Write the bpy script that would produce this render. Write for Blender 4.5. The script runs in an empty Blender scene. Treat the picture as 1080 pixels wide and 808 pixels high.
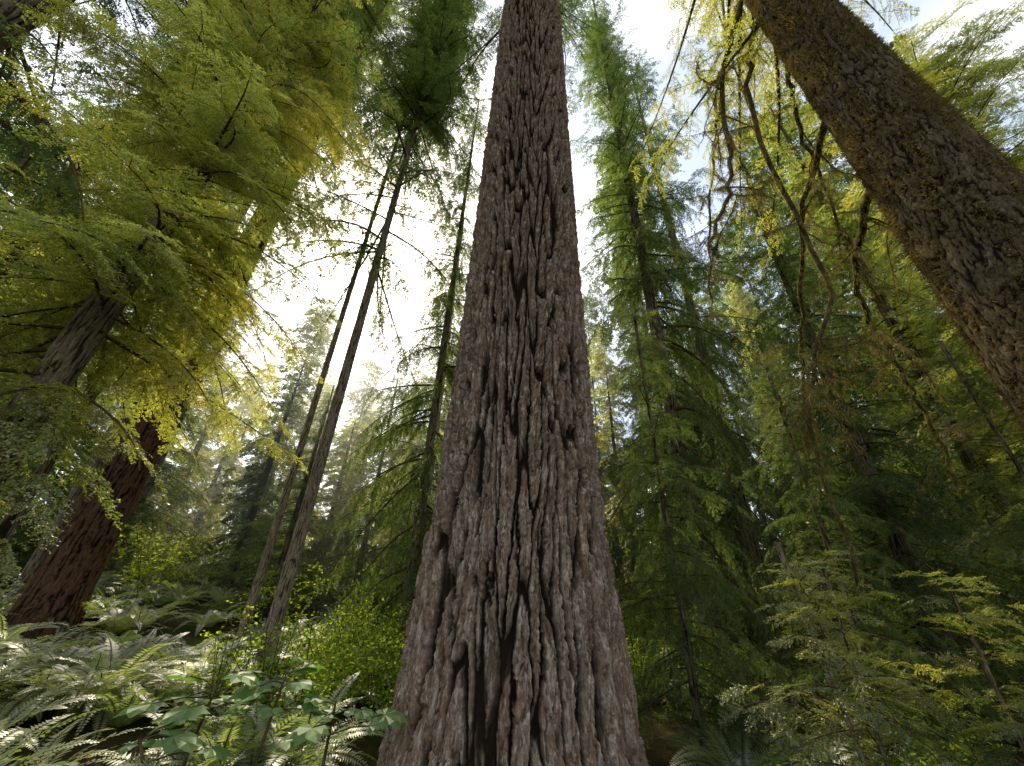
import bpy, math, time
import numpy as np
from mathutils import Matrix, Vector
T0=time.time()
scene=bpy.context.scene

# ------------------------------------------------------------------ materials
def mat_new(name):
    m=bpy.data.materials.new(name); m.use_nodes=True
    nt=m.node_tree; nt.nodes.clear()
    return m,nt
def N(nt,typ,**kw):
    n=nt.nodes.new(typ)
    for k,v in kw.items(): setattr(n,k,v)
    return n
def ramp(nt,stops,interp='LINEAR'):
    n=nt.nodes.new('ShaderNodeValToRGB'); cr=n.color_ramp; cr.interpolation=interp
    while len(cr.elements)<len(stops): cr.elements.new(0.5)
    for e,(p,c) in zip(cr.elements,stops):
        e.position=p; e.color=(c[0],c[1],c[2],1)
    return n
def leaf_mat(name,stops,gain=(2.2,2.1,1.0),tfac=0.5,gloss=.06,orand=0.25,rough=.45):
    m,nt=mat_new(name); L=nt.links.new
    at=N(nt,'ShaderNodeAttribute',attribute_name='tint')
    oi=N(nt,'ShaderNodeObjectInfo')
    mul=N(nt,'ShaderNodeMath',operation='MULTIPLY_ADD'); mul.inputs[1].default_value=orand
    L(oi.outputs['Random'],mul.inputs[0])
    sub=N(nt,'ShaderNodeMath',operation='SUBTRACT'); sub.inputs[1].default_value=orand/2
    L(at.outputs['Fac'],sub.inputs[0]); L(sub.outputs[0],mul.inputs[2])
    r=ramp(nt,stops); L(mul.outputs[0],r.inputs[0])
    p=N(nt,'ShaderNodeBsdfDiffuse'); L(r.outputs[0],p.inputs['Color'])
    vm=N(nt,'ShaderNodeVectorMath',operation='MULTIPLY'); vm.inputs[1].default_value=gain
    L(r.outputs[0],vm.inputs[0])
    t=N(nt,'ShaderNodeBsdfTranslucent'); L(vm.outputs[0],t.inputs['Color'])
    mx=N(nt,'ShaderNodeMixShader'); mx.inputs[0].default_value=tfac
    L(p.outputs[0],mx.inputs[1]); L(t.outputs[0],mx.inputs[2])
    out=mx
    if gloss>0:
        gl=N(nt,'ShaderNodeBsdfGlossy'); gl.inputs['Roughness'].default_value=rough
        m2=N(nt,'ShaderNodeMixShader'); m2.inputs[0].default_value=gloss
        L(mx.outputs[0],m2.inputs[1]); L(gl.outputs[0],m2.inputs[2]); out=m2
    o=N(nt,'ShaderNodeOutputMaterial'); L(out.outputs[0],o.inputs[0])
    return m
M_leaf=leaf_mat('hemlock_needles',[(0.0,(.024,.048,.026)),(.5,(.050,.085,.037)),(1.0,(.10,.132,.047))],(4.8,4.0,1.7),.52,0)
M_leafY=leaf_mat('sunlit_needles',[(0.0,(.038,.060,.023)),(.5,(.074,.096,.030)),(1.0,(.14,.148,.042))],(8.2,6.8,3.0),.6,.08,rough=.38)  # lit copy of the needles: sunlight put into brighter, yellower colour and gain
M_fern=leaf_mat('fern_leaf',[(0.0,(.06,.10,.035)),(.5,(.12,.17,.06)),(1.0,(.22,.25,.12))],(3.0,2.8,1.6),.5,.14)
M_shrub=leaf_mat('shrub_leaf',[(0.0,(.06,.11,.02)),(.5,(.11,.18,.03)),(1.0,(.20,.26,.045))],(3.8,3.3,1.2),.55,0)
M_broad=leaf_mat('broad_leaf',[(0.0,(.07,.14,.04)),(1.0,(.12,.21,.065))],(2.6,2.5,1.0),.4,.05)
M_moss=leaf_mat('hanging_moss',[(0.0,(.08,.065,.025)),(.6,(.16,.14,.052)),(1.0,(.28,.23,.10))],(1.9,1.8,1.1),.45,0)
M_mossT=leaf_mat('trunk_moss',[(0.0,(.05,.038,.018)),(.5,(.11,.088,.035)),(1.0,(.26,.195,.08))],(1.8,1.7,.9),.4,0)

def wood_mat(name,c1,c2,c3,scale=6):
    m,nt=mat_new(name); L=nt.links.new
    tc=N(nt,'ShaderNodeTexCoord'); mp=N(nt,'ShaderNodeMapping'); mp.inputs['Scale'].default_value=(1,1,.35)
    L(tc.outputs['Object'],mp.inputs[0])
    n=N(nt,'ShaderNodeTexNoise'); n.inputs['Scale'].default_value=scale; n.inputs['Detail'].default_value=2; n.inputs['Roughness'].default_value=.7
    L(mp.outputs[0],n.inputs['Vector'])
    r=ramp(nt,[(.3,c1),(.5,c2),(.7,c3)]); L(n.outputs[0],r.inputs[0])
    p=N(nt,'ShaderNodeBsdfDiffuse'); L(r.outputs[0],p.inputs['Color'])
    o=N(nt,'ShaderNodeOutputMaterial'); L(p.outputs[0],o.inputs[0])
    return m
M_twig=wood_mat('twig_wood',(.035,.026,.017),(.07,.05,.03),(.11,.09,.05),20)
M_limb=wood_mat('mossy_limb',(.03,.025,.012),(.08,.065,.03),(.15,.13,.055),14)

def bark_mat(name,ridge1,ridge2,warm,furrow,lichen,lichen_amt=.5,warm_amt=.75):
    m,nt=mat_new(name); L=nt.links.new
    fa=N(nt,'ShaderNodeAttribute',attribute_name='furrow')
    pa=N(nt,'ShaderNodeAttribute',attribute_name='plate')
    tc=N(nt,'ShaderNodeTexCoord'); mp=N(nt,'ShaderNodeMapping'); mp.inputs['Scale'].default_value=(1,1,.3)
    L(tc.outputs['Object'],mp.inputs[0])
    n1=N(nt,'ShaderNodeTexNoise'); n1.inputs['Scale'].default_value=38; n1.inputs['Detail'].default_value=5; n1.inputs['Roughness'].default_value=.75
    L(mp.outputs[0],n1.inputs['Vector'])
    n2=N(nt,'ShaderNodeTexNoise'); n2.inputs['Scale'].default_value=1.7; n2.inputs['Detail'].default_value=3; n2.inputs['Roughness'].default_value=.65
    L(tc.outputs['Object'],n2.inputs['Vector'])
    n3=N(nt,'ShaderNodeTexNoise'); n3.inputs['Scale'].default_value=14; n3.inputs['Detail'].default_value=6; n3.inputs['Roughness'].default_value=.8
    L(mp.outputs[0],n3.inputs['Vector'])
    r1=ramp(nt,[(.1,ridge1),(.9,ridge2)]); L(pa.outputs['Fac'],r1.inputs[0])
    mixw=N(nt,'ShaderNodeMix',data_type='RGBA'); mixw.inputs[7].default_value=(*warm,1)
    rw=ramp(nt,[(.38,(0,0,0)),(.60,(1,1,1))]); L(n2.outputs[0],rw.inputs[0])
    mw=N(nt,'ShaderNodeMath',operation='MULTIPLY'); mw.inputs[1].default_value=warm_amt; L(rw.outputs[0],mw.inputs[0])
    L(mw.outputs[0],mixw.inputs[0]); L(r1.outputs[0],mixw.inputs[6])
    rl=ramp(nt,[(.50,(0,0,0)),(.60,(1,1,1))]); L(n3.outputs[0],rl.inputs[0])
    ml=N(nt,'ShaderNodeMath',operation='MULTIPLY'); ml.inputs[1].default_value=lichen_amt; L(rl.outputs[0],ml.inputs[0])
    mixl=N(nt,'ShaderNodeMix',data_type='RGBA'); mixl.inputs[7].default_value=(*lichen,1)
    L(ml.outputs[0],mixl.inputs[0]); L(mixw.outputs[2],mixl.inputs[6])
    rv=ramp(nt,[(.28,(.35,.35,.35)),(.72,(1.5,1.5,1.5))]); L(n1.outputs[0],rv.inputs[0])
    mv=N(nt,'ShaderNodeMix',data_type='RGBA',blend_type='MULTIPLY'); mv.inputs[0].default_value=1
    L(mixl.outputs[2],mv.inputs[6]); L(rv.outputs[0],mv.inputs[7])
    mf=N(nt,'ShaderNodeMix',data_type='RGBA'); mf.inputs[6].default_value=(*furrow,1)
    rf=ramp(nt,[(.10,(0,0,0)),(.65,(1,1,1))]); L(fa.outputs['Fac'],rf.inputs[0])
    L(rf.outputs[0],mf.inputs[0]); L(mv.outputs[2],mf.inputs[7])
    b=N(nt,'ShaderNodeBump'); b.inputs['Distance'].default_value=.015; b.inputs['Strength'].default_value=1; L(n1.outputs[0],b.inputs['Height'])
    p=N(nt,'ShaderNodeBsdfDiffuse'); p.inputs['Roughness'].default_value=.6
    L(mf.outputs[2],p.inputs['Color']); L(b.outputs[0],p.inputs['Normal'])
    o=N(nt,'ShaderNodeOutputMaterial'); L(p.outputs[0],o.inputs[0])
    return m
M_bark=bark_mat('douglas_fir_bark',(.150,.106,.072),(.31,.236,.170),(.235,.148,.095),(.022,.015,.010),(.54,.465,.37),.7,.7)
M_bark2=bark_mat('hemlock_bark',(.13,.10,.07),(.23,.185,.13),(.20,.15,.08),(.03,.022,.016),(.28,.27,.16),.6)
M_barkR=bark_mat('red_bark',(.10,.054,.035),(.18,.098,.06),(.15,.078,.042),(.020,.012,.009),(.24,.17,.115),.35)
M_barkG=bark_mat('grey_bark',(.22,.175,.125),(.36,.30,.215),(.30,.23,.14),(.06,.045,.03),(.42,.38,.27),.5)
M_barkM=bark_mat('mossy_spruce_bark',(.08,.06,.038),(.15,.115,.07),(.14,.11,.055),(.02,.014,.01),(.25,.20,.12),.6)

def ground_mat():
    m,nt=mat_new('forest_floor'); L=nt.links.new
    tc=N(nt,'ShaderNodeTexCoord')
    n=N(nt,'ShaderNodeTexNoise'); n.inputs['Scale'].default_value=.9; n.inputs['Detail'].default_value=8; n.inputs['Roughness'].default_value=.7
    L(tc.outputs['Object'],n.inputs['Vector'])
    r=ramp(nt,[(.3,(.03,.022,.012)),(.48,(.06,.045,.022)),(.6,(.045,.065,.02)),(.75,(.08,.10,.03))]); L(n.outputs[0],r.inputs[0])
    n2=N(nt,'ShaderNodeTexNoise'); n2.inputs['Scale'].default_value=25; n2.inputs['Detail'].default_value=5
    L(tc.outputs['Object'],n2.inputs['Vector'])
    b=N(nt,'ShaderNodeBump'); b.inputs['Distance'].default_value=.05; L(n2.outputs[0],b.inputs['Height'])
    p=N(nt,'ShaderNodeBsdfDiffuse')
    L(r.outputs[0],p.inputs['Color']); L(b.outputs[0],p.inputs['Normal'])
    o=N(nt,'ShaderNodeOutputMaterial'); L(p.outputs[0],o.inputs[0]); return m
M_ground=ground_mat()

# ------------------------------------------------------------------ mesh helpers
def quads_mesh(name,V,F,mats,midx=None,attrs=None,smooth=None):
    me=bpy.data.meshes.new(name)
    me.vertices.add(len(V)); me.vertices.foreach_set('co',np.ascontiguousarray(V,dtype=np.float32).ravel())
    me.loops.add(F.size); me.loops.foreach_set('vertex_index',np.ascontiguousarray(F,dtype=np.int32).ravel())
    me.polygons.add(len(F)); me.polygons.foreach_set('loop_start',np.arange(len(F),dtype=np.int32)*4)
    for m in mats: me.materials.append(m)
    if midx is not None: me.polygons.foreach_set('material_index',np.ascontiguousarray(midx,dtype=np.int32))
    if smooth is None: smooth=np.zeros(len(F),dtype=bool)
    elif smooth is True: smooth=np.ones(len(F),dtype=bool)
    me.polygons.foreach_set('use_smooth',smooth)
    if attrs:
        for k,a in attrs.items():
            at=me.attributes.new(k,'FLOAT','POINT'); at.data.foreach_set('value',np.ascontiguousarray(a,dtype=np.float32))
    me.update(calc_edges=True)
    return me
class Buf:
    def __init__(s): s.V=[];s.F=[];s.M=[];s.S=[];s.T=[];s.n=0
    def quads(s,Q,mat=0,tint=.5,smooth=False):
        Q=np.asarray(Q,dtype=np.float32).reshape(-1,4,3); n=len(Q)
        if n==0: return
        s.V.append(Q.reshape(-1,3)); s.F.append(np.arange(n*4).reshape(n,4)+s.n); s.n+=n*4
        s.M.append(np.full(n,mat)); s.S.append(np.full(n,smooth))
        t=np.broadcast_to(np.asarray(tint,dtype=np.float32).reshape(-1),(n,)) if np.ndim(tint)else np.full(n,tint)
        s.T.append(np.repeat(t,4))
    def tube(s,P,R,sides=5,mat=1,tint=.5):
        P=np.asarray(P,float); k=len(P); R=np.broadcast_to(R,(k,))
        Tn=np.gradient(P,axis=0); Tn/=np.linalg.norm(Tn,axis=1,keepdims=True)+1e-9
        ref=np.array([0,0,1.]) if abs(Tn[:,2]).mean()<.8 else np.array([1.,0,0])
        A=np.cross(Tn,ref); A/=np.linalg.norm(A,axis=1,keepdims=True)+1e-9; B=np.cross(Tn,A)
        th=np.arange(sides)*2*np.pi/sides
        V=P[:,None]+R[:,None,None]*(np.cos(th)[None,:,None]*A[:,None]+np.sin(th)[None,:,None]*B[:,None])
        i=np.arange(k-1)[:,None]*sides; j=np.arange(sides)[None]; j2=(j+1)%sides
        F=np.stack([i+j,i+j2,i+sides+j2,i+sides+j],-1).reshape(-1,4)
        s.V.append(V.reshape(-1,3)); s.F.append(F+s.n); s.n+=k*sides
        s.M.append(np.full(len(F),mat)); s.S.append(np.ones(len(F),bool)); s.T.append(np.full(k*sides,tint))
    def mesh(s,name,mats):
        return quads_mesh(name,np.concatenate(s.V),np.concatenate(s.F),mats,np.concatenate(s.M),{'tint':np.concatenate(s.T)},np.concatenate(s.S))
def obj(name,me,parent=None,loc=(0,0,0),rot=(0,0,0),sc=(1,1,1)):
    o=bpy.data.objects.new(name,me); scene.collection.objects.link(o)
    o.location=loc;o.rotation_euler=rot;o.scale=sc
    if parent: o.parent=parent
    return o
def empty(name,loc=(0,0,0)):
    o=bpy.data.objects.new(name,None); scene.collection.objects.link(o); o.location=loc; o.empty_display_size=.3; return o

# ------------------------------------------------------------------ noise
class GN:
    def __init__(s,seed,px):
        r=np.random.default_rng(seed); a=r.random((px,1024))*2*np.pi; s.gx=np.cos(a); s.gy=np.sin(a); s.px=px
    def __call__(s,x,y):
        xi=np.floor(x).astype(int); yi=np.floor(y).astype(int); fx=x-xi; fy=y-yi
        q=lambda t:t*t*t*(t*(t*6-15)+10)
        def d(i,j):
            a=(xi+i)%s.px;b=(yi+j)%1024
            return s.gx[a,b]*(fx-i)+s.gy[a,b]*(fy-j)
        u=q(fx);v=q(fy)
        return (d(0,0)*(1-u)+d(1,0)*u)*(1-v)+(d(0,1)*(1-u)+d(1,1)*u)*v
def voro(x,y,px,seed):
    r=np.random.default_rng(seed); jx=r.random((px,1024));jy=r.random((px,1024));idt=r.random((px,1024))
    xi=np.floor(x).astype(int); yi=np.floor(y).astype(int)
    F1=np.full(x.shape,9.);F2=np.full(x.shape,9.);ID=np.zeros(x.shape)
    for i in(-1,0,1):
        for j in(-1,0,1):
            a=(xi+i)%px;b=(yi+j)%1024
            d=np.hypot(xi+i+jx[a,b]-x,yi+j+jy[a,b]-y)
            c=d<F1
            F2=np.where(c,F1,np.minimum(F2,d)); ID=np.where(c,idt[a,b],ID); F1=np.where(c,d,F1)
    return F1,F2,ID
sst=lambda a,b,x:(lambda t:t*t*(3-2*t))(np.clip((x-a)/(b-a),0,1))

g2=GN(5,64)
def ground(x,y):
    x=np.asarray(x,float);y=np.asarray(y,float)
    d=np.hypot(x,y)
    h=.28*g2(x*.22+9,y*.22+5)+.9*g2(x*.05+3,y*.05+7)*sst(6,30,d)
    h=h+.065*np.clip(-x-1,0,14)*sst(2,6,y) +.045*np.clip(d-12,0,60)
    h=h-.25*sst(1,4,x)*sst(12,4,d)
    return h

def trunk_mesh(name,prof,lean,seg,dzf,cw,ch,depth,mat,seed,zmax,z0=-.6,style=0):
    zs=[z0]
    while zs[-1]<zmax: zs.append(zs[-1]+dzf(zs[-1]))
    z=np.array(zs); pr=np.array(prof); r=np.interp(z,pr[:,0],pr[:,1])
    R0=pr[:4,1].mean(); nx=max(4,int(round(2*np.pi*R0/cw/2))*2)
    u=np.arange(seg)/seg
    U,Z=np.meshgrid(u,z); X=U*nx; Y=Z/ch+17
    A=GN(seed,nx//2); B=GN(seed+1,nx); B2=GN(seed+9,nx*2); C=GN(seed+2,nx*4); D=GN(seed+7,nx*8)
    rag=.14*B2(X*2,Y*5)+.12*C(X*4,Y*13)+.07*D(X*8,Y*30)
    Y=Y+2.2*A(X*.5+.37,Y*.13)
    Xw=X+.7*A(X*.5,Y*.7)+.25*B(X,Y*1.8)+rag
    Yw=Y+.3*B(X,Y*1.0+40)+.12*C(X*4,Y*9+5)
    n2=np.abs(GN(seed+6,2*nx)(Xw*2,Yw*.8+31)-.11); f2=sst(.0,.12,n2)
    G1,G2,ID2=voro(X*3+1.6*B(X,Y*3+5)+2*rag,Y*5.5+.8*C(X*4,Y*6),nx*3,seed+5)
    if style==0:
        n1=np.abs(GN(seed+4,nx)(Xw,Yw*.42)-.10); f1=sst(.015,.16,n1)
        F1,F2,ID=voro(Xw,Yw*1.6,nx,seed+3); f3=sst(.01,.14,F2-F1)
        base=np.minimum(f1,.45+.55*f2)*(.55+.45*f3)
    else:
        F1,F2,ID=voro(Xw,Yw*.46,nx,seed+3); wv=.30+.22*B(X,Y*.5+3)
        f1=sst(.03,1,(F2-F1)/np.maximum(wv,.13))
        K1,K2,IDk=voro(Xw*2+.5,Yw*1.7+9,nx*2,seed+12); f3=sst(.0,.18,K2-K1)
        ID=.45*ID+.55*IDk
        base=f1*(.62+.38*f3)*(.8+.2*f2)
    t=B2(X*2+rag*3,Y*3.2+8)+.5*C(X*4,Y*7+3); ter=np.floor(t*5)/5*.5+.5*t
    fine=C(X*4,Y*9)*.6+D(X*8,Y*20)*.5
    h=base*(.76+.28*ID+.34*ter)+.13*(ID2-.5)*base+.12*fine*(.3+base)+.10*sst(0,.12,G2-G1)*base
    broad=GN(seed+8,8)(U*8,Z*.35)*1.1
    rr=r[:,None]*(1+.035*broad*sst(6,0,Z)+.02*broad)+depth*(h-.85)
    th=U*2*np.pi
    lx,ly=lean(z)
    V=np.stack([lx[:,None]+rr*np.cos(th),ly[:,None]+rr*np.sin(th),Z],-1).reshape(-1,3)
    k=len(z)
    i=np.arange(k-1)[:,None]*seg; j=np.arange(seg)[None]; j2=(j+1)%seg
    F=np.stack([i+j,i+j2,i+seg+j2,i+seg+j],-1).reshape(-1,4)
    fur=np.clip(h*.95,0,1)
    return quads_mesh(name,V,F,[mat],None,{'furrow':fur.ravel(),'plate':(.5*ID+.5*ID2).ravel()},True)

# ------------------------------------------------------------------ fronds
def frond(seed,ntw,step,ll,lw,maxtw=.4,droop=.25,hang=0.):
    r=np.random.default_rng(seed); Q=[];W=[]
    def leaves(P0,D,L,n_up):
        n=max(3,int(L/step)); t=(np.arange(n)+.5)/n
        sag=-droop*.9*L*t**2
        P=P0+D*(t*L)[:,None]; P[:,2]+=sag
        S=np.cross(n_up,D)
        for sd in(-1,1):
            a=np.radians(r.uniform(32,72,n))
            d=D*np.cos(a)[:,None]+sd*S*np.sin(a)[:,None]+n_up*r.normal(0,.3,n)[:,None]
            d[:,2]-=.15
            d/=np.linalg.norm(d,axis=1,keepdims=True)
            l=ll*r.uniform(.6,1.3,n)*(1-.45*t); w=lw*r.uniform(.8,1.2,n)
            s2=np.cross(d,n_up+r.normal(0,.4,(n,3))); s2/=np.linalg.norm(s2,axis=1,keepdims=True)
            a0=P; tip=P+d*l[:,None]; mid=P+d*(l*.5)[:,None]
            Q.append(np.stack([a0,mid+s2*(w/2)[:,None],tip,mid-s2*(w/2)[:,None]],1))
        e=P0+D*L+np.array([0,0,-droop*.9*L]); s=S*.0022
        W.append(np.stack([P0-s,P0+s,e+s*.5,e-s*.5])[None])
    up=np.array([0,0,1.])
    bend=r.normal(0,.12)
    for i in range(ntw):
        for sd in(-1,1):
            if r.random()<.14: continue
            s=(i+r.uniform(.1,.9))/ntw
            p=np.array([s,bend*s*s,-droop*s*s])
            a=math.radians(r.uniform(34,66)); d=np.array([math.cos(a),sd*math.sin(a),-hang*r.uniform(.5,1.3)+.15*r.normal()]); d/=np.linalg.norm(d)
            prof=min(1,.55+s*2)*(1-s)**.75
            L=maxtw*prof*r.uniform(.45,1.2)+.05
            nu=up-d*d[2]; nu/=np.linalg.norm(nu)
            leaves(p,d,L,nu)
    s=np.linspace(0,1,6)
    M=np.stack([s,bend*s*s,-droop*s*s],1); w=np.array([0,.005,0])
    for a,b in zip(M[:-1],M[1:]): W.append(np.stack([a-w,a+w,b+w*.8,b-w*.8])[None])
    return np.concatenate(Q),np.concatenate(W)
HI=[frond(10+i,17,.030,.052,.024,.42,.18) for i in range(4)]
HIH=[frond(20+i,16,.033,.056,.022,.36,.30,.40) for i in range(4)]
MID=[frond(30+i,11,.050,.085,.036,.42,.25,.15) for i in range(4)]
MIDH=[frond(40+i,11,.050,.085,.036,.36,.4,.6) for i in range(4)]
LO=[frond(50+i,6,.11,.18,.08,.42,.3,.3) for i in range(3)]

def place(buf,T,P,X,roll,S,tint,r):
    up=np.array([0,0,1.]); y=np.cross(up,X); y/=np.linalg.norm(y,axis=1,keepdims=True)+1e-9
    z=np.cross(X,y); c=np.cos(roll)[:,None];s=np.sin(roll)[:,None]
    y2=y*c+z*s; z2=z*c-y*s
    M=np.stack([X,y2,z2],-1)*S[:,None,None]
    ch=r.integers(0,len(T),len(P))
    for k,(Q,W) in enumerate(T):
        m=np.where(ch==k)[0]
        if not len(m): continue
        q=np.einsum('mij,nj->mni',M[m],Q.reshape(-1,3))+P[m][:,None]
        n=len(Q); tt=np.clip(tint[m][:,None]+r.normal(0,.13,(len(m),n)),0,1)
        buf.quads(q.reshape(-1,4,3),0,tt.ravel())
        q=np.einsum('mij,nj->mni',M[m],W.reshape(-1,3))+P[m][:,None]
        buf.quads(q.reshape(-1,4,3),1,.5)

def crown(buf,T,r,z0,z1,nl,L0,L1,e_low=-10,e_up=35,droop=.25,fl=.9,sp=.3,cx=lambda z:(0,0),start=.12,tz=.45,azr=None,limbr=.014,pd=.6,rs=.4):
    P=[];X=[];R=[];S=[];Tn=[]
    for i in range(nl):
        f=(i+r.random())/nl; z=z0+(z1-z0)*f
        az=r.uniform(0,2*np.pi) if azr is None else np.radians(90-r.uniform(*azr))
        L=(L0+(L1-L0)*f)*r.uniform(.5,1.25)
        e=math.radians(e_low+(e_up-e_low)*f+r.normal(0,9))
        k=9; s=np.linspace(0,1,k)
        dx,dy=math.cos(az),math.sin(az); wob=r.normal(0,.08,2)
        lat=L*(wob[0]*np.sin(s*3)+wob[1]*s*s)
        hx=s*L*math.cos(e)*(1-.12*s)
        pz=z+s*L*math.sin(e)-droop*L*s**2*r.uniform(.6,1.5)
        c=cx(z)
        pts=np.stack([c[0]+dx*hx-dy*lat,c[1]+dy*hx+dx*lat,pz],1)
        buf.tube(pts,limbr*L**.7*(1-.9*s)+.003,4,1)
        nf=max(3,int(L/sp)); ss=np.linspace(start,1,nf)
        tint=tz+r.normal(0,.15)
        for q in ss:
            idx=q*(k-1); a=int(min(k-2,idx)); p=pts[a]+(pts[a+1]-pts[a])*(idx-a)
            d=pts[a+1]-pts[a]; d/=np.linalg.norm(d)
            for sd in((-1,1) if q<.985 else (0,)):
                if r.random()<.1: continue
                yaw=sd*math.radians(r.uniform(30,80))
                v=np.array([d[0]*math.cos(yaw)-d[1]*math.sin(yaw),d[0]*math.sin(yaw)+d[1]*math.cos(yaw),0])
                v[2]=d[2]*.6-r.uniform(.0,pd)
                v/=np.linalg.norm(v)
                P.append(p);X.append(v);R.append(r.normal(0,rs));S.append(fl*r.uniform(.55,1.2)*(1-.35*q)*min(1,.5+L/2.5)); Tn.append(tint+r.normal(0,.08))
    place(buf,T,np.array(P),np.array(X),np.array(R),np.array(S),np.array(Tn),r)

def foliage(name,mats,*a,**k):
    b=Buf(); crown(b,*a,**k); return b.mesh(name,mats)

t=time.time()
R_=np.random.default_rng
F_tall=foliage('tall_crown',[M_leaf,M_twig],MID,R_(1),6.5,30,115,3.3,1.6,-18,30,.22,.95,.34)
F_tall2=foliage('tall_crown_b',[M_leaf,M_twig],MIDH,R_(2),5,28,115,3.4,1.5,-20,25,.3,.95,.34)
F_mid=foliage('mid_crown',[M_leaf,M_twig],MIDH,R_(3),.8,17,125,2.7,.5,-18,30,.3,.9,.3,tz=.5)
F_far=foliage('far_crown',[M_leaf,M_twig],LO,R_(4),.5,28,120,4.2,.7,-15,25,.28,1.5,.6)
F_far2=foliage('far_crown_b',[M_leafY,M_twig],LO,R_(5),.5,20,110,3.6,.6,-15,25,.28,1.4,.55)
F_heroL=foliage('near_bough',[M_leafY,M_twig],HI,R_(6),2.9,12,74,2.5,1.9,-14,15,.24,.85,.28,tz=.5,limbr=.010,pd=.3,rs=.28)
F_small=foliage('young_crown',[M_leaf,M_twig],HIH,R_(7),.3,6.6,95,1.6,.3,-8,35,.32,.62,.21,limbr=.007,tz=.6)
F_sap=foliage('sapling_crown',[M_leafY,M_twig],HI,R_(8),.25,2.1,32,1.1,.3,5,40,.3,.5,.17,tz=.45,limbr=.005,pd=.35)
print('crowns',time.time()-t)

def lean(dx=0,dy=0):
    return lambda z:(dx*np.maximum(z,0),dy*np.maximum(z,0))
def tree(name,x,y,r,h,fol,bark,seed,sc=1.0,rot=0,ln=(0,0),cw=.09,ch=.4,depth=.025,flare=1.3,seg=96,szz=None,fz=0,extra=()):
    g=float(ground(x,y)); e=empty(name,(x,y,g))
    prof=[(-.6,r*flare*1.1),(0,r*flare),(.8,r*1.08),(2,r),(h*.6,r*.6),(h,.03)]
    me=trunk_mesh('trunk',prof,lean(*ln),seg,lambda z:.05 if z<9 else .14,cw,ch,depth,bark,seed,h)
    obj('trunk',me,e)
    if fol is not None:
        o=obj('foliage',fol,e,loc=(0,0,fz),rot=(0,0,rot),sc=(sc,sc,szz or sc))
        if ln!=(0,0): o.rotation_euler=(-math.atan(ln[1]),math.atan(ln[0]),rot)
        for ex in extra:
            obj('foliage_b',ex[0],e,loc=(0,0,ex[1]),rot=(0,0,ex[2]),sc=(ex[3],)*3)
    return e
# central fir
e=empty('douglas_fir_tree',(.13,5.0,float(ground(.13,5))))
prof=[(-.6,1.42),(0,1.29),(.6,1.21),(1.4,1.13),(2.4,1.04),(4.4,.98),(9,.95),(19,.90),(26,.78),(34,.4),(38,.05)]
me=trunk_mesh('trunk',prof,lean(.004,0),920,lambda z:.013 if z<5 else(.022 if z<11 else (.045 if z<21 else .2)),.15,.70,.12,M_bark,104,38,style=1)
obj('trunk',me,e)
obj('foliage',foliage('fir_top',[M_leaf,M_twig],MID,R_(60),18,38,70,4.4,1,-15,30,.22,1.0,.36),e)
print('main',time.time()-T0)

sm=dict(cw=.06,ch=.25,depth=.015)
tree('hemlock_tree',-4.9,3.6,.165,26,F_heroL,M_bark2,201,1,.4,extra=[(F_tall,6.5,2.3,.85),(F_heroL,1.6,4.2,.9)],**sm)
tree('hemlock_tree',-6.4,5.25,.07,13,F_heroL,M_bark2,231,.85,3.4,fz=1.9,**sm)
tree('hemlock_tree',-7.2,2.3,.2,30,F_tall2,M_bark2,235,.95,3.4,fz=1)
tree('hemlock_tree',-8.9,4.8,.2,38,F_tall,M_barkR,202,1.1,1.1,szz=1.0,fz=9,extra=[(F_tall2,14,2,1.1)])
tree('redwood_tree',-9.4,9.3,.46,38,F_tall2,M_barkR,203,1.1,2.0,ln=(.02,0),szz=1.0,fz=12)
tree('hemlock_tree',-11.0,10.1,.19,38,F_tall,M_barkG,204,1.1,4.0,szz=1.0,fz=12,**sm)
tree('hemlock_tree',-4.5,8.9,.135,42,F_tall2,M_barkG,205,1.1,5.1,szz=1.2,fz=4.4,extra=[(F_tall,12,.7,1.15),(F_mid,17,2.7,1.4)],**sm)  # paler bark colour stands in for sunlight on this trunk
tree('hemlock_tree',-5.3,9.3,.085,40,F_mid,M_barkG,206,1.0,1.3,fz=20,cw=.05,ch=.2,depth=.01)  # thin twin: sunlit tone likewise put into the bark colour
tree('hemlock_tree',-3.4,16.0,.22,22,F_mid,M_barkG,207,1.35,0.9,szz=1.2)
tree('hemlock_tree',-2.25,10.2,.13,24,F_mid,M_bark2,226,.9,3.5,szz=1.35,**sm)
tree('hemlock_tree',-8.2,15.5,.13,9,F_mid,M_bark2,232,1.0,2.9,szz=.52)
tree('hemlock_tree',-6.2,18,.13,11,F_mid,M_bark2,233,1.1,3.9,szz=.65)
tree('hemlock_tree',-13.5,14.5,.15,14,F_mid,M_bark2,234,1.2,5.9,szz=.8)
tree('hemlock_tree',-12.5,6.8,.2,30,F_mid,M_bark2,218,1.3,1.9,szz=1.8)
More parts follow.
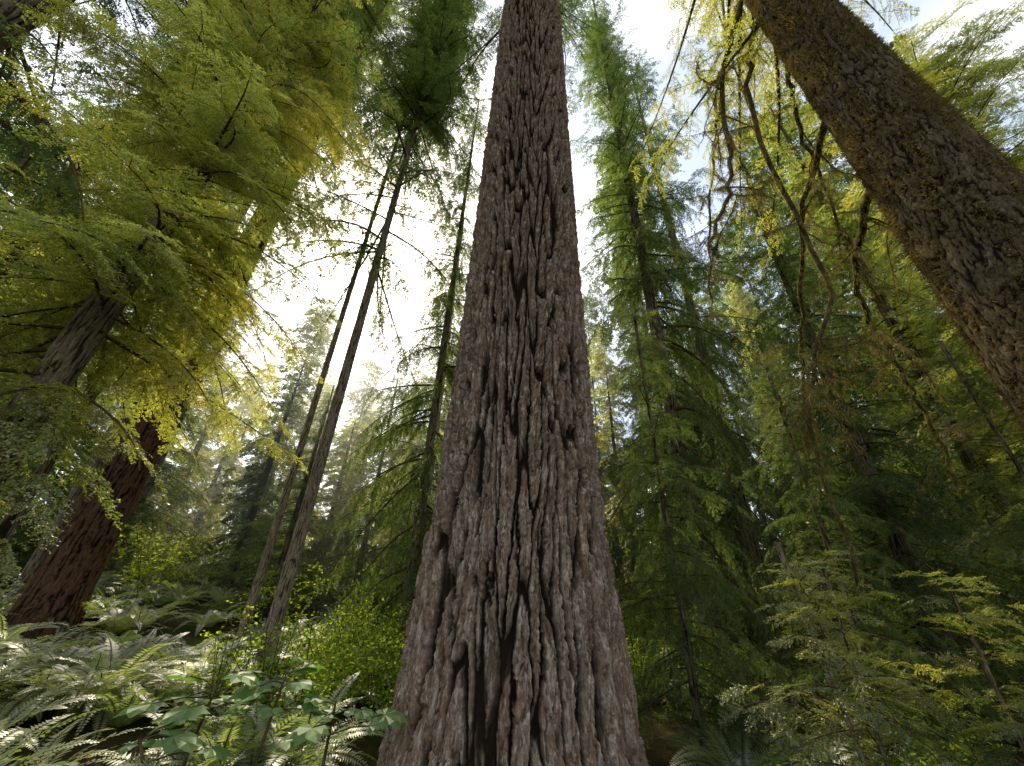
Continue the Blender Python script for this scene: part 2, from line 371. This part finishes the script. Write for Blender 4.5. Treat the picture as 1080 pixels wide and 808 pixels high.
# right
tree('hemlock_tree',4.5,9.6,.20,40,F_mid,M_bark2,210,1.0,0.2,szz=2.0,extra=[(F_tall,5,.7,.9)])
tree('hemlock_tree',8.2,13.6,.25,38,F_tall2,M_bark2,211,1.15,3.0,fz=-3,szz=1.4)
tree('hemlock_tree',7.2,7.4,.15,13,F_mid,M_bark2,212,.95,4.2,szz=.75)
tree('hemlock_tree',10.5,8.2,.18,20,F_far2,M_bark2,213,.8,1.2)
tree('hemlock_tree',12,12,.2,34,F_mid,M_bark2,221,1.3,5.2,szz=1.9)
tree('hemlock_tree',3.6,18.5,.2,20,F_mid,M_bark2,222,1.0,2.2,szz=1.1)
tree('hemlock_tree',9.4,4.6,.14,14,F_heroL,M_bark2,223,1.1,2.9,fz=-1.5,extra=[(F_heroL,1,1,1.1)])
tree('young_hemlock_tree',2.5,6.2,.05,6.8,F_small,M_bark2,214,1.05,0.5,cw=.05,ch=.2,depth=.006,seg=32)
tree('young_hemlock_tree',4.6,5.8,.04,5.4,F_small,M_bark2,215,.85,2.5,cw=.05,ch=.2,depth=.006,seg=32)
tree('young_hemlock_tree',7.0,5.0,.04,5.4,F_small,M_bark2,225,.8,4.5,cw=.05,ch=.2,depth=.006,seg=32)
tree('hemlock_sapling',2.75,3.7,.018,2.3,F_sap,M_bark2,216,1.0,0.5,ln=(-.12,0),cw=.03,ch=.15,depth=.003,seg=16)
tree('hemlock_sapling',4.3,4.1,.016,2.0,F_sap,M_bark2,217,1.0,2.5,cw=.03,ch=.15,depth=.003,seg=16)
tree('hemlock_sapling',3.5,4.6,.016,2.2,F_sap,M_bark2,227,1.1,4.5,cw=.03,ch=.15,depth=.003,seg=16)

# mossy spruce at right
def moss_strands(buf,pts,rad,n,r,lmin=.04,lmax=.13,mat=0,w=.008):
    pts=np.asarray(pts); k=len(pts); t=r.random(n)*(k-1); a=np.minimum(t.astype(int),k-2); f=(t-a)[:,None]
    P=pts[a]*(1-f)+pts[a+1]*f+r.normal(0,1,(n,3))*rad
    D=np.array([0,0,-1.])+r.normal(0,.5,(n,3)); D/=np.linalg.norm(D,axis=1,keepdims=True)
    l=r.uniform(lmin,lmax,n)[:,None]
    S=np.cross(D,r.normal(0,1,(n,3))); S/=np.linalg.norm(S,axis=1,keepdims=True); S*=w/2
    Q=np.stack([P-S,P+S,P+D*l+S*.3,P+D*l-S*.3],1)
    buf.quads(Q,mat,np.clip(r.normal(.5,.2,n),0,1))
def spline(P,n=24,jit=0,r=None):
    P=np.asarray(P,float); k=len(P); Pp=np.vstack([2*P[0]-P[1],P,2*P[-1]-P[-2]])
    out=[]
    for tt in np.linspace(0,k-1-1e-6,n):
        i=int(tt);f=tt-i;a,b,c,d=Pp[i:i+4]
        out.append(.5*((2*b)+(-a+c)*f+(2*a-5*b+4*c-d)*f*f+(-a+3*b-3*c+d)*f**3))
    out=np.array(out)
    if jit: out[1:]+=r.normal(0,jit,(n-1,3))
    return out
SX,SY=3.55,1.95
g=float(ground(SX,SY)); e=empty('mossy_spruce_tree',(SX,SY,g))
prof=[(-.6,.58),(0,.50),(1,.41),(3,.36),(9,.31),(18,.26),(26,.14),(30,.04)]
obj('trunk',trunk_mesh('trunk',prof,lean(0,0),260,lambda z:.016 if z<11 else .08,.06,.09,.014,M_barkM,300,30),e)
b=Buf(); r=R_(301)
n=150000; zz=r.uniform(0,14,n); th=r.uniform(0,2*np.pi,n)
cl=g2(th*3,zz*1.3)+.5*g2(th*8,zz*4)
m=cl>-.2; zz=zz[m];th=th[m];cl=cl[m];n=len(zz)
rad=np.interp(zz,[p[0] for p in prof],[p[1] for p in prof])-.012
P=np.stack([rad*np.cos(th),rad*np.sin(th),zz],1); D=np.stack([np.cos(th),np.sin(th),-.5+0*th],1)+r.normal(0,.5,(n,3)); D/=np.linalg.norm(D,axis=1,keepdims=True)
S=np.cross(D,r.normal(0,1,(n,3)));S/=np.linalg.norm(S,axis=1,keepdims=True);S*=.004;l=(r.uniform(.012,.04,n)*(1+1.2*np.clip(cl+.1,0,1)))[:,None]
b.quads(np.stack([P-S,P+S,P+D*l+S*.4,P+D*l-S*.4],1),0,np.clip(.38+.5*cl+r.normal(0,.18,n),0,1))
obj('trunk_moss',b.mesh('trunk_moss',[M_mossT,M_limb]),e)
b=Buf()
W=lambda *pts:[(x-SX,y-SY,z-g) for x,y,z in pts]
heroes=[W((3.5,2.0,9.6),(3.45,2.6,8.9),(3.3,2.9,7.3),(3.66,3.3,4.9),(3.2,3.6,3.54),(3.3,4.0,1.75)),
 W((3.5,2.0,10.2),(3.1,2.8,8.6),(2.9,3.1,6.8),(2.45,3.2,5.6),(2.42,3.2,5.2)),
 W((3.5,2.1,6.6),(4.1,3.6,6.4),(4.6,5.0,5.0),(4.6,5.6,3.6)),
 W((3.5,2.1,5.4),(4.4,3.6,5.2),(5.6,4.6,4.2),(6.0,5.0,3.0)),
 W((3.6,2.1,8.8),(4.8,3.4,9.0),(6.2,4.8,8.2),(7,5.5,6.8)),
 W((3.6,2.1,10.8),(4.2,4.0,11.0),(4.6,6,9.6),(4.6,6.8,7.8))]
for H in heroes:
    pts=spline(H,30,.025,r); s=np.linspace(0,1,30)
    b.tube(pts,.036*(1-.75*s)+.006,7,1); moss_strands(b,pts,.018,1300,r,.03,.10)
    for q in range(12):
        i=r.integers(4,28); L=r.uniform(.4,1.2); d=r.normal(0,1,3); d[2]=-abs(d[2])*.5; d/=np.linalg.norm(d)
        tw=[pts[i]]
        for _ in range(6):
            d=d+r.normal(0,.25,3)+np.array([0,0,-.10]); d/=np.linalg.norm(d); tw.append(tw[-1]+d*L/6)
        tw=np.array(tw); b.tube(tw,.009*(1-.8*np.linspace(0,1,7))+.002,4,1); moss_strands(b,tw,.010,170,r,.03,.10,w=.006)
        for _ in range(4):
            j=r.integers(1,6); d2=r.normal(0,1,3); d2[2]-=.5; d2/=np.linalg.norm(d2); t2=np.array([tw[j]+d2*k*.1+np.array([0,0,-.02*k*k]) for k in range(4)])
            b.tube(t2,.003,3,1); moss_strands(b,t2,.008,60,r,.03,.09,w=.006)
obj('mossy_branches',b.mesh('mossy_branches',[M_moss,M_limb]),e)
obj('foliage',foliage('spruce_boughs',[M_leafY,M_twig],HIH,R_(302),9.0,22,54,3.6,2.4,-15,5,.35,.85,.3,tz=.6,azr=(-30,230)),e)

# background forest: instanced far trees
b=Buf(); r=R_(77)
pos=[]; tries=0
while len(pos)<84 and tries<5000:
    tries+=1
    az=math.radians(r.uniform(-64,64)); d=r.uniform(19,52)
    x,y=d*math.sin(az),d*math.cos(az)
    if -46<math.degrees(az)<-10 and d<22: continue
    if any((x-a)**2+(y-c)**2<10+.12*d for a,c in pos): continue
    pos.append((x,y))
e=empty('distant_forest')
for i,(x,y) in enumerate(pos):
    gz=float(ground(x,y)); s=r.uniform(.8,1.2); az=math.degrees(math.atan2(x,y)); d=math.hypot(x,y)
    sec=-52<az<-4
    if sec: s=min(s,.64*d/29)
    f=[F_far,F_far2][int(r.random()<(.7 if sec else .45))]  # more crowns with painted-in sunlight towards the sun
    obj('distant_crown',f,e,loc=(x,y,gz),rot=(0,0,r.uniform(0,6.3)),sc=(max(s,.8),max(s,.8),s*r.uniform(.9,1.15)))
    rr=r.uniform(.12,.22); b.tube([(x,y,gz-1),(x,y,gz+1),(x,y,gz+12*s),(x,y,gz+(24 if f is F_far else 18)*s)],np.array([rr*1.3,rr,rr*.6,.03]),8,0)
obj('distant_trunks',b.mesh('distant_trunks',[M_bark2]),e)

# ------------------------------------------------------------------ undergrowth
def fern_template(seed):
    r=R_(seed); Q=[];W=[]
    nf=r.integers(13,18)
    for i in range(nf):
        az=2*np.pi*(i+r.uniform(-.3,.3))/nf; L=r.uniform(.75,1.15); up=r.uniform(.75,1.25); fall=r.uniform(.55,.95)
        n=38; s=(np.arange(n)+1)/n
        hx=L*.85*s**1.05; z=L*(up*s-fall*s*s)
        dx,dy=math.cos(az),math.sin(az)
        P=np.stack([dx*hx,dy*hx,z],1); Tn=np.gradient(P,axis=0);Tn/=np.linalg.norm(Tn,axis=1,keepdims=True)
        S=np.array([-dy,dx,0.]); Nn=np.cross(Tn,S[None]*np.ones((n,1)))
        ln=.115*np.sin(np.pi*np.clip(.12+.88*s,0,1))**.6*(1-.55*s)*1.25
        tw=r.normal(0,.25)
        for sd in(-1,1):
            d=sd*S[None]*math.cos(tw)+Tn*.28+Nn*(.12*sd*math.sin(tw)*4+r.normal(0,.08,(n,1))); d/=np.linalg.norm(d,axis=1,keepdims=True)
            w=Tn*.012
            mid=P+d*(ln*.35)[:,None]
            Q.append(np.stack([P-w*.5,mid-w,P+d*ln[:,None],mid+w],1)[2:])
        w=S*.004
        W.append(np.stack([P[:-1]-w,P[:-1]+w,P[1:]+w,P[1:]-w],1))
    return np.concatenate(Q),np.concatenate(W)
FT=[fern_template(400+i) for i in range(5)]
def scatter(buf,T,pts,sc,r,tz=.5,ts=.15,tilt=.12):
    n=len(pts); ch=r.integers(0,len(T),n)
    for i in range(n):
        Q,W=T[ch[i]]; a=r.uniform(0,6.28); s=sc*r.uniform(.7,1.15)
        M=np.array(Matrix.Rotation(r.normal(0,tilt),3,'X')@Matrix.Rotation(r.normal(0,tilt),3,'Y')@Matrix.Rotation(a,3,'Z'))*s
        tt=np.clip(tz+r.normal(0,ts)+r.normal(0,.08,len(Q)),0,1)
        buf.quads(Q@M.T+pts[i],0,tt)
        if len(W): buf.quads(W@M.T+pts[i],1,.5)
def scat_pts(n,r,xr,yr,cond=lambda x,y:True):
    out=[]
    while len(out)<n:
        x=r.uniform(*xr);y=r.uniform(*yr)
        if cond(x,y): out.append((x,y,float(ground(x,y))))
    return np.array(out)
awayfromtree=lambda x,y:(x-.13)**2+(y-5)**2>2.3
r=R_(90); b=Buf()
scatter(b,FT,scat_pts(75,r,(-8,-1.6),(2.6,7.5),lambda x,y:awayfromtree(x,y) and x<-y*.28),1.0,r,.65)
scatter(b,FT,scat_pts(120,r,(-17,-1.5),(6.5,17),lambda x,y:x<-1.5),1.15,r,.6)
scatter(b,FT,scat_pts(70,r,(1.8,13),(4.5,15)),1.0,r,.4)
obj('sword_ferns',b.mesh('sword_ferns',[M_fern,M_twig]))

def shrub_template(seed,n=420,H=1.5,ls=.055):
    r=R_(seed);Q=[];W=[]
    for st in range(9):
        az=r.uniform(0,6.28); lean_=r.uniform(.1,.7); L=H*r.uniform(.6,1.1)
        s=np.linspace(0,1,7); P=np.stack([np.cos(az)*lean_*L*s**1.3,np.sin(az)*lean_*L*s**1.3,L*s*(1-.25*s*lean_)],1)
        w=np.array([.006,0,0]); W.append(np.stack([P[:-1]-w,P[:-1]+w,P[1:]+w,P[1:]-w],1))
        for br in range(11):
            t=r.uniform(.25,1); p0=np.array([np.interp(t,s,P[:,k]) for k in range(3)])
            d=r.normal(0,1,3); d[2]=abs(d[2])*.3; d/=np.linalg.norm(d); bl=r.uniform(.2,.5)
            m=max(4,n//81+2); tt=(np.arange(m)+.5)/m
            pp=p0+d*(tt*bl)[:,None]; W.append(np.stack([p0-w*.5,p0+w*.5,pp[-1]+w*.3,pp[-1]-w*.3])[None])
            dd=r.normal(0,1,(m,3))*np.array([1,1,.35]); dd/=np.linalg.norm(dd,axis=1,keepdims=True)
            up=np.array([0,0,1.])+r.normal(0,.35,(m,3)); S=np.cross(dd,up);S/=np.linalg.norm(S,axis=1,keepdims=True)
            l=ls*r.uniform(.7,1.3,(m,1))
            Q.append(np.stack([pp,pp+dd*l*.5+S*l*.35,pp+dd*l,pp+dd*l*.5-S*l*.35],1))
    return np.concatenate(Q),np.concatenate(W)
ST=[shrub_template(500+i) for i in range(5)]
STB=[shrub_template(510+i,700,2.2,.075) for i in range(4)]
b=Buf()
scatter(b,ST,scat_pts(30,r,(-3.4,-1.3),(5.6,9.5),lambda x,y:awayfromtree(x,y)),.8,r,.5)
scatter(b,ST,scat_pts(30,r,(2.2,7.5),(3.4,9)),.7,r,.5)
scatter(b,STB,scat_pts(150,r,(-22,24),(10,30)),1.1,r,.6)
obj('understory_shrubs',b.mesh('understory_shrubs',[M_shrub,M_twig]))

def palm_leaf(r,s):
    """broad shallow-lobed leaf"""
    Q=[]; c=np.array([0,0,0.]); K=7
    tips=[]
    for k in range(K):
        a=math.radians(-129+43*k); l=s*(1-.35*abs(k-3)/3)*r.uniform(.92,1.08); tips.append((a,l))
    pt=lambda a,l,z:np.array([math.cos(a)*l,math.sin(a)*l,z])
    for k in range(K):
        a,l=tips[k]
        l0=.80*min(l,tips[k-1][1] if k>0 else l*.8); l1=.80*min(l,tips[k+1][1] if k<K-1 else l*.8)
        n0=pt(a-math.radians(21.5),l0,-.05*s); n1=pt(a+math.radians(21.5),l1,-.05*s); tp=pt(a,l,-.13*s); md=pt(a,l*.62,.02*s)
        Q.append([c,n0,tp,md]); Q.append([c,md,tp,n1])
    return np.array(Q)
b=Buf()
for (px,py,h,ns) in [(-1.75,3.75,1.0,10),(-2.35,3.9,.95,9),(-1.35,4.0,.8,8),(-2.0,3.2,.75,8)]:
    gz=float(ground(px,py)); top=np.array([px+r.normal(0,.08),py+r.normal(0,.05),gz+h])
    b.tube([(px,py,gz-.1),(px,py,gz+h*.5),top],np.array([.014,.012,.008]),6,1)
    for i in range(ns):
        az=6.28*i/ns+r.uniform(-.3,.3); L=r.uniform(.15,.42); d=np.array([math.cos(az),math.sin(az),r.uniform(-.15,.3)])
        st=top-np.array([0,0,r.uniform(0,.25)]); en=st+d*L
        b.tube([st,(st+en)/2+np.array([0,0,.02]),en],.0045,4,1)
        M=np.array(Matrix.Rotation(az,3,'Z')@Matrix.Rotation(r.uniform(0,.25),3,'Y')@Matrix.Rotation(r.normal(0,.15),3,'X'))
        b.quads(palm_leaf(r,r.uniform(.14,.22))@M.T+en,0,np.clip(r.normal(.5,.2),0,1))
obj('broadleaf_plant',b.mesh('broadleaf_plant',[M_broad,M_twig]))

# ground sheet
u=np.linspace(-1,1,281); ax=np.sign(u)*(np.abs(u)*18+np.abs(u)**5*380)
X,Y=np.meshgrid(ax,ax); Z=ground(X,Y)
Z=np.minimum(Z,6)
k=len(ax); i=np.arange(k-1)[:,None]*k; j=np.arange(k-1)[None]
F=np.stack([i+j,i+j+1,i+k+j+1,i+k+j],-1).reshape(-1,4)
obj('ground',quads_mesh('ground',np.stack([X,Y,Z],-1).reshape(-1,3),F,[M_ground],None,None,True))

# forest haze: real thin mist volume among the more distant trees
m,nt=mat_new('mist'); vs=nt.nodes.new('ShaderNodeVolumeScatter'); vs.inputs['Density'].default_value=.010; vs.inputs['Anisotropy'].default_value=.65; vs.inputs['Color'].default_value=(1,.97,.9,1)
o=nt.nodes.new('ShaderNodeOutputMaterial'); nt.links.new(vs.outputs[0],o.inputs['Volume'])
x0,x1,y0,y1,z0,z1=-60,60,11.5,60,-3,17
V=np.array([(x0,y0,z0),(x1,y0,z0),(x1,y1,z0),(x0,y1,z0),(x0,y0,z1),(x1,y0,z1),(x1,y1,z1),(x0,y1,z1)],float)
F=np.array([(0,3,2,1),(4,5,6,7),(0,1,5,4),(1,2,6,5),(2,3,7,6),(3,0,4,7)])
obj('forest_mist',quads_mesh('forest_mist',V,F,[m]))

# ------------------------------------------------------------------ light & camera
AZ,EL=math.radians(-28),math.radians(47)
w=bpy.data.worlds.new('World'); scene.world=w; w.use_nodes=True; nt=w.node_tree; nt.nodes.clear()
sk=nt.nodes.new('ShaderNodeTexSky'); sk.sky_type='NISHITA'; sk.sun_disc=False; sk.sun_elevation=EL; sk.sun_rotation=AZ; sk.air_density=1; sk.dust_density=2.5
tc=nt.nodes.new('ShaderNodeTexCoord'); nz=nt.nodes.new('ShaderNodeTexNoise'); nz.inputs['Scale'].default_value=3.2; nz.inputs['Detail'].default_value=4
nt.links.new(tc.outputs['Generated'],nz.inputs['Vector'])
rp=ramp(nt,[(.45,(.37,.43,.52)),(.62,(1,1,1))]); nt.links.new(nz.outputs[0],rp.inputs[0])
mx=nt.nodes.new('ShaderNodeMix'); mx.data_type='RGBA'; mx.blend_type='MULTIPLY'; mx.inputs[0].default_value=1; mx.inputs[7].default_value=(9.4,9.0,8.3,1)
nt.links.new(rp.outputs[0],mx.inputs[6])
ad=nt.nodes.new('ShaderNodeVectorMath'); ad.operation='ADD'
nt.links.new(mx.outputs[2],ad.inputs[0]); nt.links.new(sk.outputs[0],ad.inputs[1])
bg=nt.nodes.new('ShaderNodeBackground'); bg.inputs[1].default_value=.15
o=nt.nodes.new('ShaderNodeOutputWorld'); nt.links.new(ad.outputs[0],bg.inputs[0]); nt.links.new(bg.outputs[0],o.inputs[0])
sd=bpy.data.lights.new('sun','SUN'); sd.energy=5; sd.angle=math.radians(.5); sd.color=(1,.88,.62)
so=bpy.data.objects.new('sun',sd); scene.collection.objects.link(so)
dirv=Vector((math.sin(AZ)*math.cos(EL),math.cos(AZ)*math.cos(EL),math.sin(EL)))
so.rotation_euler=dirv.to_track_quat('Z','Y').to_euler(); so.location=(0,0,50)
cam=bpy.data.cameras.new('camera'); cam.lens=36*400/1080; cam.sensor_width=36; cam.clip_end=2000; cam.clip_start=.05
co=bpy.data.objects.new('camera',cam); scene.collection.objects.link(co)
co.matrix_world=Matrix.Translation((0,0,1.6))@Matrix.Rotation(math.radians(90+29),4,'X')@Matrix.Rotation(math.radians(2),4,'Z')
scene.camera=co
scene.view_settings.view_transform='Standard'; scene.view_settings.look='None'; scene.view_settings.exposure=0
print('total build',time.time()-T0, 'polys',sum(len(m.polygons) for m in bpy.data.meshes))
